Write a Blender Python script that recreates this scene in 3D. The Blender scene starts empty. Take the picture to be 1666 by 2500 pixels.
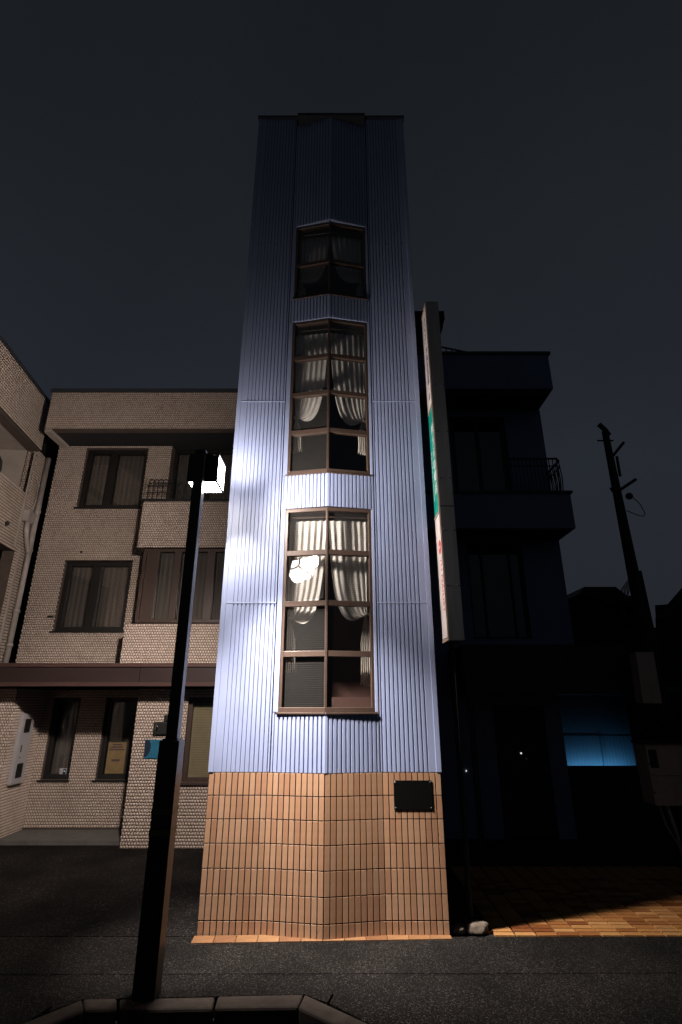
import bpy, bmesh, math, random
from mathutils import Vector, Matrix, noise
import numpy as np
random.seed(7); rng = np.random.default_rng(5)
R = math.radians
sc = bpy.context.scene
col = sc.collection

# ------------------------------------------------------------------ camera, sky, exposure
cam_d = bpy.data.cameras.new('camera'); cam = bpy.data.objects.new('camera', cam_d); col.objects.link(cam)
cam.location = (0, 0, 2.35); cam.rotation_euler = (R(90 + 19.9), 0, 0)
cam_d.sensor_fit = 'VERTICAL'; cam_d.sensor_height = 36.0; cam_d.lens = 36.0 * 1270 / 2500
cam_d.clip_end = 500; cam_d.clip_start = 0.05
sc.camera = cam
w = bpy.data.worlds.new('World'); sc.world = w; w.use_nodes = True
nt = w.node_tree; nt.nodes.clear()
tc = nt.nodes.new('ShaderNodeTexCoord'); sx = nt.nodes.new('ShaderNodeSeparateXYZ')
rp = nt.nodes.new('ShaderNodeValToRGB'); bg = nt.nodes.new('ShaderNodeBackground'); ow = nt.nodes.new('ShaderNodeOutputWorld')
nt.links.new(tc.outputs['Generated'], sx.inputs[0]); nt.links.new(sx.outputs['Z'], rp.inputs[0])
cl = nt.nodes.new('ShaderNodeTexNoise'); cl.inputs['Scale'].default_value = 2.2; cl.inputs['Detail'].default_value = 5; cl.inputs['Roughness'].default_value = .5
nt.links.new(tc.outputs['Generated'], cl.inputs['Vector'])
cm = nt.nodes.new('ShaderNodeMapRange'); cm.inputs[1].default_value = .3; cm.inputs[2].default_value = .7; cm.inputs[3].default_value = .90; cm.inputs[4].default_value = 1.10   # thin uneven overcast
nt.links.new(cl.outputs['Fac'], cm.inputs[0])
mxs = nt.nodes.new('ShaderNodeMix'); mxs.data_type = 'RGBA'; mxs.blend_type = 'MULTIPLY'; mxs.inputs[0].default_value = 1
nt.links.new(rp.outputs[0], mxs.inputs[6]); nt.links.new(cm.outputs[0], mxs.inputs[7]); nt.links.new(mxs.outputs[2], bg.inputs[0]); nt.links.new(bg.outputs[0], ow.inputs[0])
cr = rp.color_ramp
cr.elements[0].position = 0.0; cr.elements[0].color = (.0165, .0185, .0230, 1)
cr.elements[1].position = 1.0; cr.elements[1].color = (.0075, .0090, .0112, 1)
e = cr.elements.new(.38); e.color = (.0182, .0218, .0288, 1)
e = cr.elements.new(.70); e.color = (.0130, .0150, .0192, 1)
bg.inputs[1].default_value = 1.0
sc.view_settings.view_transform = 'Standard'; sc.view_settings.look = 'None'
sc.view_settings.exposure = 0.0; sc.view_settings.gamma = 1.0; sc.view_settings.use_curve_mapping = False
sc.cycles.use_denoising = True
sc.cycles.max_bounces = 8; sc.cycles.transparent_max_bounces = 16
sc.cycles.sample_clamp_indirect = 6.0

# ------------------------------------------------------------------ materials
def mat(name, c, rough=.6, metal=0.0, spec=.5, var=.12, vs=5.0, bump=0.0, bs=150.0, rand=None, ra=.2,
        hue=0.0, streak=None, emit=None, estr=0.0, dirt=None, coat=0.0, rvar=0.0):
    m = bpy.data.materials.new(name); m.use_nodes = True
    n = m.node_tree.nodes; l = m.node_tree.links; p = n['Principled BSDF']
    p.inputs['Roughness'].default_value = rough; p.inputs['Metallic'].default_value = metal
    p.inputs['Specular IOR Level'].default_value = spec; p.inputs['Coat Weight'].default_value = coat
    tcn = n.new('ShaderNodeTexCoord')
    rgb = n.new('ShaderNodeRGB'); rgb.outputs[0].default_value = (*c, 1)
    cur = rgb.outputs[0]
    def mul(sock):
        nonlocal cur
        mx = n.new('ShaderNodeMix'); mx.data_type = 'RGBA'; mx.blend_type = 'MULTIPLY'; mx.inputs[0].default_value = 1
        l.new(cur, mx.inputs[6]); l.new(sock, mx.inputs[7]); cur = mx.outputs[2]
    def rmap(sock, a, b, f0=0.0, f1=1.0):
        r = n.new('ShaderNodeMapRange'); r.inputs[1].default_value = f0; r.inputs[2].default_value = f1
        r.inputs[3].default_value = a; r.inputs[4].default_value = b; l.new(sock, r.inputs[0]); return r.outputs[0]
    if var:
        tx = n.new('ShaderNodeTexNoise'); tx.inputs['Scale'].default_value = vs; tx.inputs['Detail'].default_value = 6
        tx.inputs['Roughness'].default_value = .65
        l.new(tcn.outputs['Object'], tx.inputs['Vector'])
        if streak:
            mp = n.new('ShaderNodeMapping'); mp.inputs['Scale'].default_value = streak
            l.new(tcn.outputs['Object'], mp.inputs[0]); l.new(mp.outputs[0], tx.inputs['Vector'])
        mul(rmap(tx.outputs['Fac'], 1 - var, 1 + var, .3, .7))
        if rvar: l.new(rmap(tx.outputs['Fac'], rough - rvar, rough + rvar, .3, .7), p.inputs['Roughness'])
    if rand:
        if rand == 'object':
            s = n.new('ShaderNodeObjectInfo').outputs['Random']
        else:
            s = n.new('ShaderNodeNewGeometry').outputs['Random Per Island']
        if hue:
            cr_ = n.new('ShaderNodeValToRGB')
            cr_.color_ramp.elements[0].color = (1 - ra, 1 - ra - hue, 1 - ra - hue * 1.5, 1)
            cr_.color_ramp.elements[1].color = (1 + ra * .3, 1 + ra * .5, 1 + ra * .6, 1)
            e_ = cr_.color_ramp.elements.new(.5); e_.color = (1, 1 - hue * .3, 1 - hue, 1)
            l.new(s, cr_.inputs[0]); mul(cr_.outputs[0])
        else:
            mul(rmap(s, 1 - ra, 1 + ra))
    if dirt:
        dcol, dsc, dlo, dhi = dirt
        tx = n.new('ShaderNodeTexNoise'); tx.inputs['Scale'].default_value = dsc; tx.inputs['Detail'].default_value = 8
        mp = n.new('ShaderNodeMapping'); mp.inputs['Scale'].default_value = (1, 1, .25)
        l.new(tcn.outputs['Object'], mp.inputs[0]); l.new(mp.outputs[0], tx.inputs['Vector'])
        mx = n.new('ShaderNodeMix'); mx.data_type = 'RGBA'; l.new(rmap(tx.outputs['Fac'], 0, .75, dlo, dhi), mx.inputs[0])
        l.new(cur, mx.inputs[6]); mx.inputs[7].default_value = (*dcol, 1); cur = mx.outputs[2]
    l.new(cur, p.inputs['Base Color'])
    if bump:
        b = n.new('ShaderNodeBump'); b.inputs['Strength'].default_value = bump; b.inputs['Distance'].default_value = .004
        tx = n.new('ShaderNodeTexNoise'); tx.inputs['Scale'].default_value = bs; tx.inputs['Detail'].default_value = 4
        l.new(tcn.outputs['Object'], tx.inputs['Vector']); l.new(tx.outputs['Fac'], b.inputs['Height']); l.new(b.outputs[0], p.inputs['Normal'])
    if emit:
        p.inputs['Emission Color'].default_value = (*emit, 1); p.inputs['Emission Strength'].default_value = estr
    return m

def glass_mat(name, tint=(.93, .94, .92), wire=0.0, pitch=.022, rough=.015, boost=1.0):
    m = bpy.data.materials.new(name); m.use_nodes = True
    n = m.node_tree.nodes; l = m.node_tree.links; n.clear()
    out = n.new('ShaderNodeOutputMaterial'); tr = n.new('ShaderNodeBsdfTransparent'); gl = n.new('ShaderNodeBsdfGlossy')
    tr.inputs[0].default_value = (*tint, 1); gl.inputs['Roughness'].default_value = rough
    fr = n.new('ShaderNodeLayerWeight'); fr.inputs['Blend'].default_value = .5
    pw = n.new('ShaderNodeMath'); pw.operation = 'POWER'; pw.inputs[1].default_value = 5.0; l.new(fr.outputs['Facing'], pw.inputs[0])
    ad = n.new('ShaderNodeMath'); ad.operation = 'MULTIPLY_ADD'; ad.inputs[1].default_value = .94; ad.inputs[2].default_value = .05; l.new(pw.outputs[0], ad.inputs[0])
    mx = n.new('ShaderNodeMixShader')
    mm = n.new('ShaderNodeMath'); mm.operation = 'MULTIPLY'; mm.inputs[1].default_value = boost; mm.use_clamp = True
    l.new(ad.outputs[0], mm.inputs[0]); l.new(mm.outputs[0], mx.inputs[0]); l.new(tr.outputs[0], mx.inputs[1]); l.new(gl.outputs[0], mx.inputs[2])
    last = mx.outputs[0]
    if wire:
        tcn = n.new('ShaderNodeTexCoord'); sp = n.new('ShaderNodeSeparateXYZ'); l.new(tcn.outputs['Object'], sp.inputs[0])
        socks = []
        for ax in ('X', 'Z'):
            a = n.new('ShaderNodeMath'); a.operation = 'PINGPONG'; a.inputs[1].default_value = pitch / 2; l.new(sp.outputs[ax], a.inputs[0])
            g = n.new('ShaderNodeMath'); g.operation = 'LESS_THAN'; g.inputs[1].default_value = pitch * (.07 if ax == 'X' else .16); l.new(a.outputs[0], g.inputs[0])
            socks.append(g.outputs[0])
        mxm = n.new('ShaderNodeMath'); mxm.operation = 'MAXIMUM'; l.new(socks[0], mxm.inputs[0]); l.new(socks[1], mxm.inputs[1])
        sc_ = n.new('ShaderNodeMath'); sc_.operation = 'MULTIPLY'; sc_.inputs[1].default_value = wire; l.new(mxm.outputs[0], sc_.inputs[0])
        df = n.new('ShaderNodeBsdfDiffuse'); df.inputs[0].default_value = (.30, .28, .26, 1)
        m2 = n.new('ShaderNodeMixShader'); l.new(sc_.outputs[0], m2.inputs[0]); l.new(last, m2.inputs[1]); l.new(df.outputs[0], m2.inputs[2])
        last = m2.outputs[0]
    l.new(last, out.inputs[0])
    return m

def cloth_mat(name, c, trans=.25):
    m = bpy.data.materials.new(name); m.use_nodes = True
    n = m.node_tree.nodes; l = m.node_tree.links; n.clear()
    out = n.new('ShaderNodeOutputMaterial'); d = n.new('ShaderNodeBsdfDiffuse'); t = n.new('ShaderNodeBsdfTranslucent'); mx = n.new('ShaderNodeMixShader')
    d.inputs[0].default_value = (*c, 1); t.inputs[0].default_value = (c[0], c[1] * .95, c[2] * .85, 1); mx.inputs[0].default_value = trans
    tcn = n.new('ShaderNodeTexCoord'); tx = n.new('ShaderNodeTexNoise'); tx.inputs['Scale'].default_value = 400; b = n.new('ShaderNodeBump')
    b.inputs['Strength'].default_value = .2; b.inputs['Distance'].default_value = .001
    l.new(tcn.outputs['Object'], tx.inputs['Vector']); l.new(tx.outputs['Fac'], b.inputs['Height']); l.new(b.outputs[0], d.inputs['Normal'])
    l.new(d.outputs[0], mx.inputs[1]); l.new(t.outputs[0], mx.inputs[2]); l.new(mx.outputs[0], out.inputs[0])
    return m

def speckle_mat(name, base, bright, dens=.86, scale=110.0, rough=.8, big=.35, bump=.6):
    """exposed aggregate: small stones of mixed tone in a dark binder"""
    m = bpy.data.materials.new(name); m.use_nodes = True
    n = m.node_tree.nodes; l = m.node_tree.links; p = n['Principled BSDF']; p.inputs['Roughness'].default_value = rough; p.inputs['Specular IOR Level'].default_value = .12
    tcn = n.new('ShaderNodeTexCoord')
    v = n.new('ShaderNodeTexVoronoi'); v.inputs['Scale'].default_value = scale; l.new(tcn.outputs['Object'], v.inputs['Vector'])
    sp = n.new('ShaderNodeSeparateColor'); l.new(v.outputs['Color'], sp.inputs[0])
    r = n.new('ShaderNodeValToRGB'); r.color_ramp.interpolation = 'LINEAR'
    r.color_ramp.elements[0].color = (*[x * .45 for x in base], 1); r.color_ramp.elements[1].color = (*bright, 1)
    e1 = r.color_ramp.elements.new(dens * .7); e1.color = (*base, 1)
    e2 = r.color_ramp.elements.new(dens); e2.color = (*[x * 1.7 for x in base], 1)
    e3 = r.color_ramp.elements.new(dens + .09); e3.color = (*[(a + b) / 2 for a, b in zip(base, bright)], 1)
    l.new(sp.outputs[0], r.inputs[0])
    nz = n.new('ShaderNodeTexNoise'); nz.inputs['Scale'].default_value = 1.3; nz.inputs['Detail'].default_value = 6; l.new(tcn.outputs['Object'], nz.inputs['Vector'])
    mr = n.new('ShaderNodeMapRange'); mr.inputs[1].default_value = .3; mr.inputs[2].default_value = .7; mr.inputs[3].default_value = 1 - big; mr.inputs[4].default_value = 1 + big
    l.new(nz.outputs['Fac'], mr.inputs[0])
    mx = n.new('ShaderNodeMix'); mx.data_type = 'RGBA'; mx.blend_type = 'MULTIPLY'; mx.inputs[0].default_value = 1
    l.new(r.outputs[0], mx.inputs[6]); l.new(mr.outputs[0], mx.inputs[7]); l.new(mx.outputs[2], p.inputs['Base Color'])
    b = n.new('ShaderNodeBump'); b.inputs['Strength'].default_value = bump; b.inputs['Distance'].default_value = .004
    l.new(v.outputs['Distance'], b.inputs['Height']); b.invert = True; l.new(b.outputs[0], p.inputs['Normal'])
    return m

M = {}
M['paint'] = mat('periwinkle_paint', (.290, .326, .485), rough=.40, var=.06, vs=1.5, bump=.22, bs=110, spec=.5, dirt=((.16, .17, .26), 2.2, .58, .9), rvar=.06)
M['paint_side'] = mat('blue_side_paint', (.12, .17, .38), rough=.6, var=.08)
M['cap'] = mat('dark_roof_flashing', (.035, .037, .045), rough=.5)
M['tile'] = mat('brown_glazed_tile', (.405, .226, .135), rough=.52, var=.12, vs=9, rand='object', ra=.16, hue=.08, spec=.5, bump=.06, bs=25)
M['mortar'] = mat('black_mortar', (.006, .005, .005), rough=.9, bump=.3)
M['skirt'] = mat('orange_paving_tile', (.40, .180, .060), rough=.6, var=.16, vs=16, rand='object', ra=.58, hue=.18, bump=.15, bs=60)
M['skirt2'] = mat('orange_skirting_tile', (.20, .095, .038), rough=.6, var=.16, vs=16, rand='object', ra=.25, hue=.10, bump=.15, bs=60)
M['bronze'] = mat('bronze_window_frame', (.085, .054, .041), rough=.40, metal=.25, var=.12, vs=8, bump=.05)
M['glass'] = glass_mat('clear_glass', (.97, .965, .96))
M['wired'] = glass_mat('wired_glass', (.95, .945, .94), wire=.075, pitch=.026, rough=.02)
M['curtain'] = cloth_mat('cream_curtain_cloth', (.88, .835, .775))
M['interior'] = mat('dark_interior_plaster', (.055, .040, .032), rough=.8)
M['stair'] = mat('red_brown_stair_tread', (.085, .042, .032), rough=.6)
M['plaque'] = mat('black_polished_plaque', (.006, .006, .006), rough=.09, var=.1, vs=3, bump=.05, bs=6)
M['screw'] = mat('bright_screw', (.75, .73, .7), rough=.25, metal=.9)
M['post'] = mat('dark_brown_post_enamel', (.022, .018, .017), rough=.38, var=.15, vs=20, bump=.05)
M['band'] = mat('yellow_reflective_band', (.09, .075, .015), rough=.5)
M['mosaic'] = mat('beige_mosaic_tile', (.495, .388, .325), rough=.42, var=.08, vs=1.2, rand='island', ra=.13, hue=.04, dirt=((.16, .12, .09), 1.6, .60, 1.0))
M['grout'] = mat('brown_grout', (.085, .058, .046), rough=.9, var=.2)
M['plain'] = mat('pale_rendered_plaster', (.36, .30, .26), rough=.8, var=.15, vs=2, bump=.2)
M['copper'] = mat('brown_canopy_metal', (.036, .021, .019), rough=.42, metal=.2, var=.12, vs=3, streak=(.4, .4, 2))
M['lip'] = mat('red_brown_canopy_lip', (.080, .042, .036), rough=.4, metal=.2, var=.1)
M['dark'] = mat('black_brown_sash', (.009, .0075, .007), rough=.5)
M['wood'] = mat('brown_bay_window_frame', (.050, .029, .022), rough=.45, var=.2, vs=6, streak=(8, 8, .6))
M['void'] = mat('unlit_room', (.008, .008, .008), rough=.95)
M['blind'] = mat('grey_brown_blind', (.075, .062, .052), rough=.85, var=.15, vs=4, streak=(12, 12, .3))
M['slat'] = mat('olive_slat_blind', (.20, .165, .09), rough=.7, var=.1)
M['pvc'] = mat('pale_drain_pipe', (.40, .34, .31), rough=.5, var=.2, vs=4, dirt=((.12, .09, .07), 5, .5, .8))
M['white'] = mat('off_white_enamel', (.34, .31, .31), rough=.5, var=.08)
M['iron'] = mat('black_wrought_iron', (.012, .011, .011), rough=.5)
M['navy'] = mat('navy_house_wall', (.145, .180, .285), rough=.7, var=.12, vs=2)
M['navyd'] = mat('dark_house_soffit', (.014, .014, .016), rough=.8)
M['black'] = mat('black_metal_canopy', (.010, .010, .011), rough=.55)
M['steel'] = mat('brushed_stainless_sign_case', (.30, .285, .27), rough=.30, metal=.9, var=.18, vs=2.2, streak=(6, 6, .5), bump=.35, bs=3.0, dirt=((.16, .13, .11), 3, .52, .85))
M['signwhite'] = mat('pinkish_white_sign_acrylic', (.74, .64, .60), rough=.35, var=.06, vs=3)
M['signgreen'] = mat('green_sign_acrylic', (.008, .27, .205), rough=.35, var=.05)
M['ink_navy'] = mat('navy_lettering', (.035, .03, .12), rough=.5, var=0)
M['ink_white'] = mat('white_lettering', (.78, .78, .76), rough=.5, var=0)
M['ink_red'] = mat('red_lettering', (.60, .045, .035), rough=.5, var=0)
M['signframe'] = mat('weathered_sign_edge', (.36, .25, .19), rough=.5, var=.3, vs=12, streak=(1, 1, .3))
M['concrete'] = mat('grey_concrete', (.10, .088, .08), rough=.9, var=.2, vs=5, bump=.5, bs=90)
M['kerb'] = mat('worn_kerb_concrete', (.052, .041, .034), rough=1.0, spec=.15, var=.25, vs=7, bump=.7, bs=120)
M['pole'] = mat('dark_utility_pole', (.022, .021, .021), rough=.85, bump=.3)
M['cabinet'] = mat('beige_cabinet_enamel', (.42, .35, .29), rough=.5, var=.1, dirt=((.12, .09, .08), 4, .55, .9))
M['rock'] = mat('grey_brown_rock', (.17, .13, .10), rough=.9, var=.3, vs=14, bump=.8, bs=40)
M['stem'] = mat('dry_grey_stem', (.2, .18, .15), rough=.8)
M['soil'] = mat('wet_black_soil', (.003, .0028, .0026), rough=1.0, spec=.0, bump=1.0, bs=60)
M['bluepanel'] = mat('pale_blue_corrugated_sheet', (.16, .42, .62), rough=.5, var=.15, vs=3, streak=(20, 20, .4))
M['sidewalk'] = speckle_mat('exposed_aggregate_paving', (.0080, .0069, .0062), (.072, .062, .055), dens=.84, scale=130, rough=1.0)
M['asphalt'] = speckle_mat('old_asphalt', (.0085, .0070, .0066), (.085, .07, .062), dens=.90, scale=80, big=.6, rough=1.0)
M['earth'] = mat('dark_yard_ground', (.012, .011, .011), rough=.9, bump=.5)
M['blueplate'] = mat('blue_wall_plate', (.025, .13, .21), rough=.3, var=.25, vs=6)
M['bluedark'] = mat('dark_blue_plate_print', (.018, .028, .05), rough=.3, var=0)
M['poster'] = mat('ochre_poster', (.20, .13, .055), rough=.6, var=.2, vs=6)
M['ink_dark'] = mat('dark_print', (.05, .028, .04), rough=.6, var=0)
M['chrome'] = mat('polished_intercom_metal', (.5, .48, .44), rough=.12, metal=1.0, var=0)
M['lampframe'] = mat('black_lantern_metal', (.016, .015, .015), rough=.42, bump=.05)
def emitter(name, c, s):
    m = bpy.data.materials.new(name); m.use_nodes = True
    n = m.node_tree.nodes; l = m.node_tree.links; n.clear()
    o = n.new('ShaderNodeOutputMaterial'); em = n.new('ShaderNodeEmission')
    em.inputs[0].default_value = (*c, 1); em.inputs[1].default_value = s; l.new(em.outputs[0], o.inputs[0]); return m
LC = (1.0, .93, .87)
M['glow_front'] = emitter('lit_lantern_front', LC, 30)
M['glow_right'] = emitter('lit_lantern_right', LC, 42)
M['glow_left'] = emitter('lit_lantern_left', (1.0, .90, .82), 900)
M['glow_bottom'] = emitter('lit_lantern_bottom', LC, 50)
M['glint'] = emitter('added_glint_glow', (1, .98, .92), .9)  # added glow standing in for glints on the house front
M['led'] = emitter('small_blue_indicator', (.3, .75, 1.0), 1.2)

# ------------------------------------------------------------------ builders
ORG = {}
class MB:
    def __init__(s): s.v = []; s.f = []
    def box(s, x0, x1, y0, y1, z0, z1):
        s.prism([(x0, y0), (x1, y0), (x1, y1), (x0, y1)], z0, z1); return s
    def prism(s, poly, z0, z1):
        n = len(poly); b = len(s.v)
        s.v += [(x, y, z0) for x, y in poly] + [(x, y, z1) for x, y in poly]
        for i in range(n):
            j = (i + 1) % n; s.f.append((b + i, b + j, b + n + j, b + n + i))
        s.f.append(tuple(b + n + i for i in range(n))); s.f.append(tuple(b + n - 1 - i for i in range(n))); return s
    def hull(s, pts8):      # 4 bottom + 4 top
        b = len(s.v); s.v += list(pts8)
        for i in range(4):
            j = (i + 1) % 4; s.f.append((b + i, b + j, b + 4 + j, b + 4 + i))
        s.f.append((b + 3, b + 2, b + 1, b)); s.f.append((b + 4, b + 5, b + 6, b + 7)); return s
    def wall(s, p, q, z0, z1, t, out=0.0):   # box along plan segment; out = proud of the line, t = depth inward
        dx, dy = q[0] - p[0], q[1] - p[1]; L = math.hypot(dx, dy); nx, ny = dy / L, -dx / L
        s.prism([(p[0] + nx * out, p[1] + ny * out), (q[0] + nx * out, q[1] + ny * out),
                 (q[0] + nx * (out - t), q[1] + ny * (out - t)), (p[0] + nx * (out - t), p[1] + ny * (out - t))], z0, z1); return s
    def tube(s, pts, r, n=8, r1=None):
        pts = [Vector(p) for p in pts]; b = len(s.v); m = len(pts)
        up = Vector((0, 0, 1)); prev = None
        for i, p in enumerate(pts):
            d = (pts[min(i + 1, m - 1)] - pts[max(i - 1, 0)]).normalized()
            a = prev if prev is not None else (up if abs(d.z) < .9 else Vector((1, 0, 0)))
            u = (a - d * a.dot(d)).normalized(); vv = d.cross(u); prev = u
            rr = r if r1 is None else r + (r1 - r) * i / (m - 1)
            for k in range(n):
                t = 2 * math.pi * k / n; s.v.append(tuple(p + u * math.cos(t) * rr + vv * math.sin(t) * rr))
        for i in range(m - 1):
            for k in range(n):
                k2 = (k + 1) % n; s.f.append((b + i * n + k, b + i * n + k2, b + (i + 1) * n + k2, b + (i + 1) * n + k))
        s.f.append(tuple(b + n - 1 - k for k in range(n))); s.f.append(tuple(b + (m - 1) * n + k for k in range(n))); return s
    def bar(s, p, q, w_, h_=None):
        return s.tube([p, q], w_, 4)
    def sphere(s, c, r, n=8):
        for i in range(1): pass
        b = len(s.v)
        for i in range(n + 1):
            th = math.pi * i / n
            for k in range(n * 2):
                ph = math.pi * k / n; s.v.append((c[0] + r * math.sin(th) * math.cos(ph), c[1] + r * math.sin(th) * math.sin(ph), c[2] + r * math.cos(th)))
        for i in range(n):
            for k in range(n * 2):
                k2 = (k + 1) % (n * 2); s.f.append((b + i * 2 * n + k, b + (i + 1) * 2 * n + k, b + (i + 1) * 2 * n + k2, b + i * 2 * n + k2))
        return s
    def build(s, name, m, parent=None, smooth=False, bevel=0.0, loc=None):
        o0 = ORG.get(parent.name, Vector()) if parent is not None else (Vector(loc) if loc is not None else Vector())
        me = bpy.data.meshes.new(name)
        me.from_pydata([tuple(Vector(v) - o0) for v in s.v], [], s.f)
        bm = bmesh.new(); bm.from_mesh(me); bmesh.ops.remove_doubles(bm, verts=bm.verts, dist=1e-5) if smooth else None
        bmesh.ops.recalc_face_normals(bm, faces=bm.faces); bm.to_mesh(me); bm.free()
        me.materials.append(m)
        if smooth:
            me.polygons.foreach_set('use_smooth', [True] * len(me.polygons))
        o = bpy.data.objects.new(name, me); col.objects.link(o)
        if parent is not None: o.parent = parent; ORG[o.name] = o0
        elif loc is not None: o.location = loc; ORG[o.name] = Vector(loc)
        if bevel:
            b = o.modifiers.new('bevel', 'BEVEL'); b.width = bevel; b.segments = 2; b.limit_method = 'ANGLE'
        return o

def thing(name, label, cat, loc=(0, 0, 0), rotz=0.0, group=None, local=False):
    o = bpy.data.objects.new(name, None); col.objects.link(o); o.empty_display_size = .1
    o.location = loc; o.rotation_euler = (0, 0, rotz); o['label'] = label; o['category'] = cat
    if group: o['group'] = group
    ORG[o.name] = Vector((0, 0, 0)) if local else Vector(loc)
    return o
def tag(o, label, cat, group=None):
    o['label'] = label; o['category'] = cat
    if group: o['group'] = group
    return o
def struct(o): o['kind'] = 'structure'; return o
def stuff(o): o['kind'] = 'stuff'; return o

def panels(rects, holes):
    """split rectangles (a0,a1,b0,b1) around holes"""
    out = list(rects)
    for h in holes:
        nxt = []
        for a0, a1, b0, b1 in out:
            if h[0] >= a1 or h[1] <= a0 or h[2] >= b1 or h[3] <= b0: nxt.append((a0, a1, b0, b1)); continue
            if b0 < h[2]: nxt.append((a0, a1, b0, h[2]))
            if h[3] < b1: nxt.append((a0, a1, h[3], b1))
            c0, c1 = max(b0, h[2]), min(b1, h[3])
            if a0 < h[0]: nxt.append((a0, h[0], c0, c1))
            if h[1] < a1: nxt.append((h[1], a1, c0, c1))
        out = nxt
    return out
def mosaic(name, rects, holes, plane, parent, pitch=.049, gap=.009, th=.008):
    """real relief tiles in running bond; plane = (origin, u, n): point = origin + u*a + z*b + n*depth"""
    o, u, nn = [np.array(x, float) for x in plane]
    V = []
    holes = [(h[0], h[1], round(h[2] / pitch) * pitch, round(h[3] / pitch) * pitch) for h in holes]
    for a0, a1, b0, b1 in panels(rects, holes):
        j0 = math.floor(b0 / pitch); j1 = math.ceil(b1 / pitch)
        for j in range(j0, j1):
            lo, hi = max(j * pitch + gap / 2, b0), min((j + 1) * pitch - gap / 2, b1)
            if hi - lo < .012: continue
            off = (j % 2) * pitch / 2
            i = np.arange(math.floor((a0 - off) / pitch), math.ceil((a1 - off) / pitch))
            l_ = np.maximum(i * pitch + off + gap / 2, a0); h_ = np.minimum((i + 1) * pitch + off - gap / 2, a1)
            ok = h_ - l_ > .010; l_ = l_[ok]; h_ = h_[ok]
            if len(l_): V.append(np.stack([l_, h_, np.full(len(l_), lo), np.full(len(l_), hi)], 1))
    V = np.concatenate(V); k = len(V); e_ = .004
    A = np.stack([V[:, 0], V[:, 1], V[:, 1], V[:, 0], V[:, 0] + e_, V[:, 1] - e_, V[:, 1] - e_, V[:, 0] + e_], 1)
    B = np.stack([V[:, 2], V[:, 2], V[:, 3], V[:, 3], V[:, 2] + e_, V[:, 2] + e_, V[:, 3] - e_, V[:, 3] - e_], 1)
    Dp = np.tile(np.array([0, 0, 0, 0, th, th, th, th]), (k, 1)) + np.concatenate([np.zeros((k, 4)), rng.normal(0, .0006, (k, 4))], 1)
    P = o[None, None] + A[..., None] * u + B[..., None] * np.array([0, 0, 1.0]) + Dp[..., None] * nn
    P = (P - np.array(ORG[parent.name])).reshape(-1, 3)
    q = np.array([[4, 5, 6, 7], [0, 1, 5, 4], [1, 2, 6, 5], [2, 3, 7, 6], [3, 0, 4, 7]])
    F = (q[None] + (np.arange(k) * 8)[:, None, None]).reshape(-1, 4)
    if np.cross(u, [0, 0, 1.0]) @ nn < 0: F = F[:, ::-1]
    me = bpy.data.meshes.new(name); me.vertices.add(len(P)); me.vertices.foreach_set('co', P.ravel())
    me.loops.add(F.size); me.loops.foreach_set('vertex_index', F.ravel())
    me.polygons.add(len(F)); me.polygons.foreach_set('loop_start', np.arange(0, F.size, 4)); me.polygons.foreach_set('loop_total', np.full(len(F), 4))
    me.update(); me.materials.append(M['mosaic'])
    ob = bpy.data.objects.new(name, me); col.objects.link(ob); ob.parent = parent; ORG[ob.name] = ORG[parent.name]
    return stuff(ob)
def wall_boxes(mb, rects, holes, y0, y1):
    for a0, a1, b0, b1 in panels(rects, holes): mb.box(a0, a1, y0, y1, b0, b1)
    return mb

# ------------------------------------------------------------------ the ground
g = MB(); g.box(-60, 60, -40, 80, -.50, -.145)
struct(g.build('ground', M['earth']))
g = MB(); g.box(-14, 14, -6, 4.2, -.145, -.141); struct(g.build('road', M['asphalt']))
pv = bpy.data.objects.new('sidewalk', None); col.objects.link(pv); struct(pv); ORG[pv.name] = Vector()
def slab(poly): MB().prism(poly, -.14, 0).build('paving_slab', M['sidewalk'], pv, bevel=.004)
s_ = .006
slab([(-9, 5.874), (9, 5.955), (9, 6.72), (1.18, 6.70), (-1.5, 6.70), (-9, 6.72)])
slab([(-9, 4.2), (-3.26, 4.2), (-2.46, 5.11), (-2.36, 5.40), (-2.46, 5.868), (-9, 5.868)])
slab([(-2.348, 5.28), (-2.165, 5.475), (-.305, 5.557), (-.11, 5.43), (.0, 5.872), (-2.448, 5.868)])
slab([(1.38, 4.2), (9, 4.2), (9, 5.948), (.016, 5.872), (-.095, 5.42), (.205, 5.145)])
g = MB(); g.box(-9, -1.5, 6.728, 10.4, -.14, -.004); struct(g.build('forecourt', M['asphalt']))
g = MB(); g.box(1.18, 9, 6.728, 22, -.14, -.024); struct(g.build('yard', M['earth']))

MB().box(-9, 9, 5.56, 6.60, -.139, -.005).build('joint_filler', M['asphalt'], pv)
# brick coloured paving right of the tower
pb = bpy.data.objects.new('brick_paving', None); col.objects.link(pb); struct(pb); ORG[pb.name] = Vector()
MB().box(1.53, 5.2, 6.73, 9.3, -.10, -.016).build('paving_bed', M['mortar'], pb)
def tile_mesh(name, wx, wz, d, m, flat=False, e_=.0007):
    """one bevelled tile, face towards -Y (or up when flat), origin at its back centre"""
    V = [(-wx / 2, 0, -wz / 2), (wx / 2, 0, -wz / 2), (wx / 2, 0, wz / 2), (-wx / 2, 0, wz / 2)]
    V += [(x, -d + e_, z) for x, _, z in V]
    V += [(x - math.copysign(e_, x), -d, z - math.copysign(e_, z)) for x, _, z in V[:4]]
    F = [(8, 9, 10, 11)]
    for i in range(4):
        j = (i + 1) % 4; F.append((i, j, 4 + j, 4 + i)); F.append((4 + i, 4 + j, 8 + j, 8 + i))
    if flat: V = [(x, z, -y) for x, y, z in V]
    me = bpy.data.meshes.new(name); me.from_pydata(V, [], F); me.materials.append(m); return me
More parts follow.
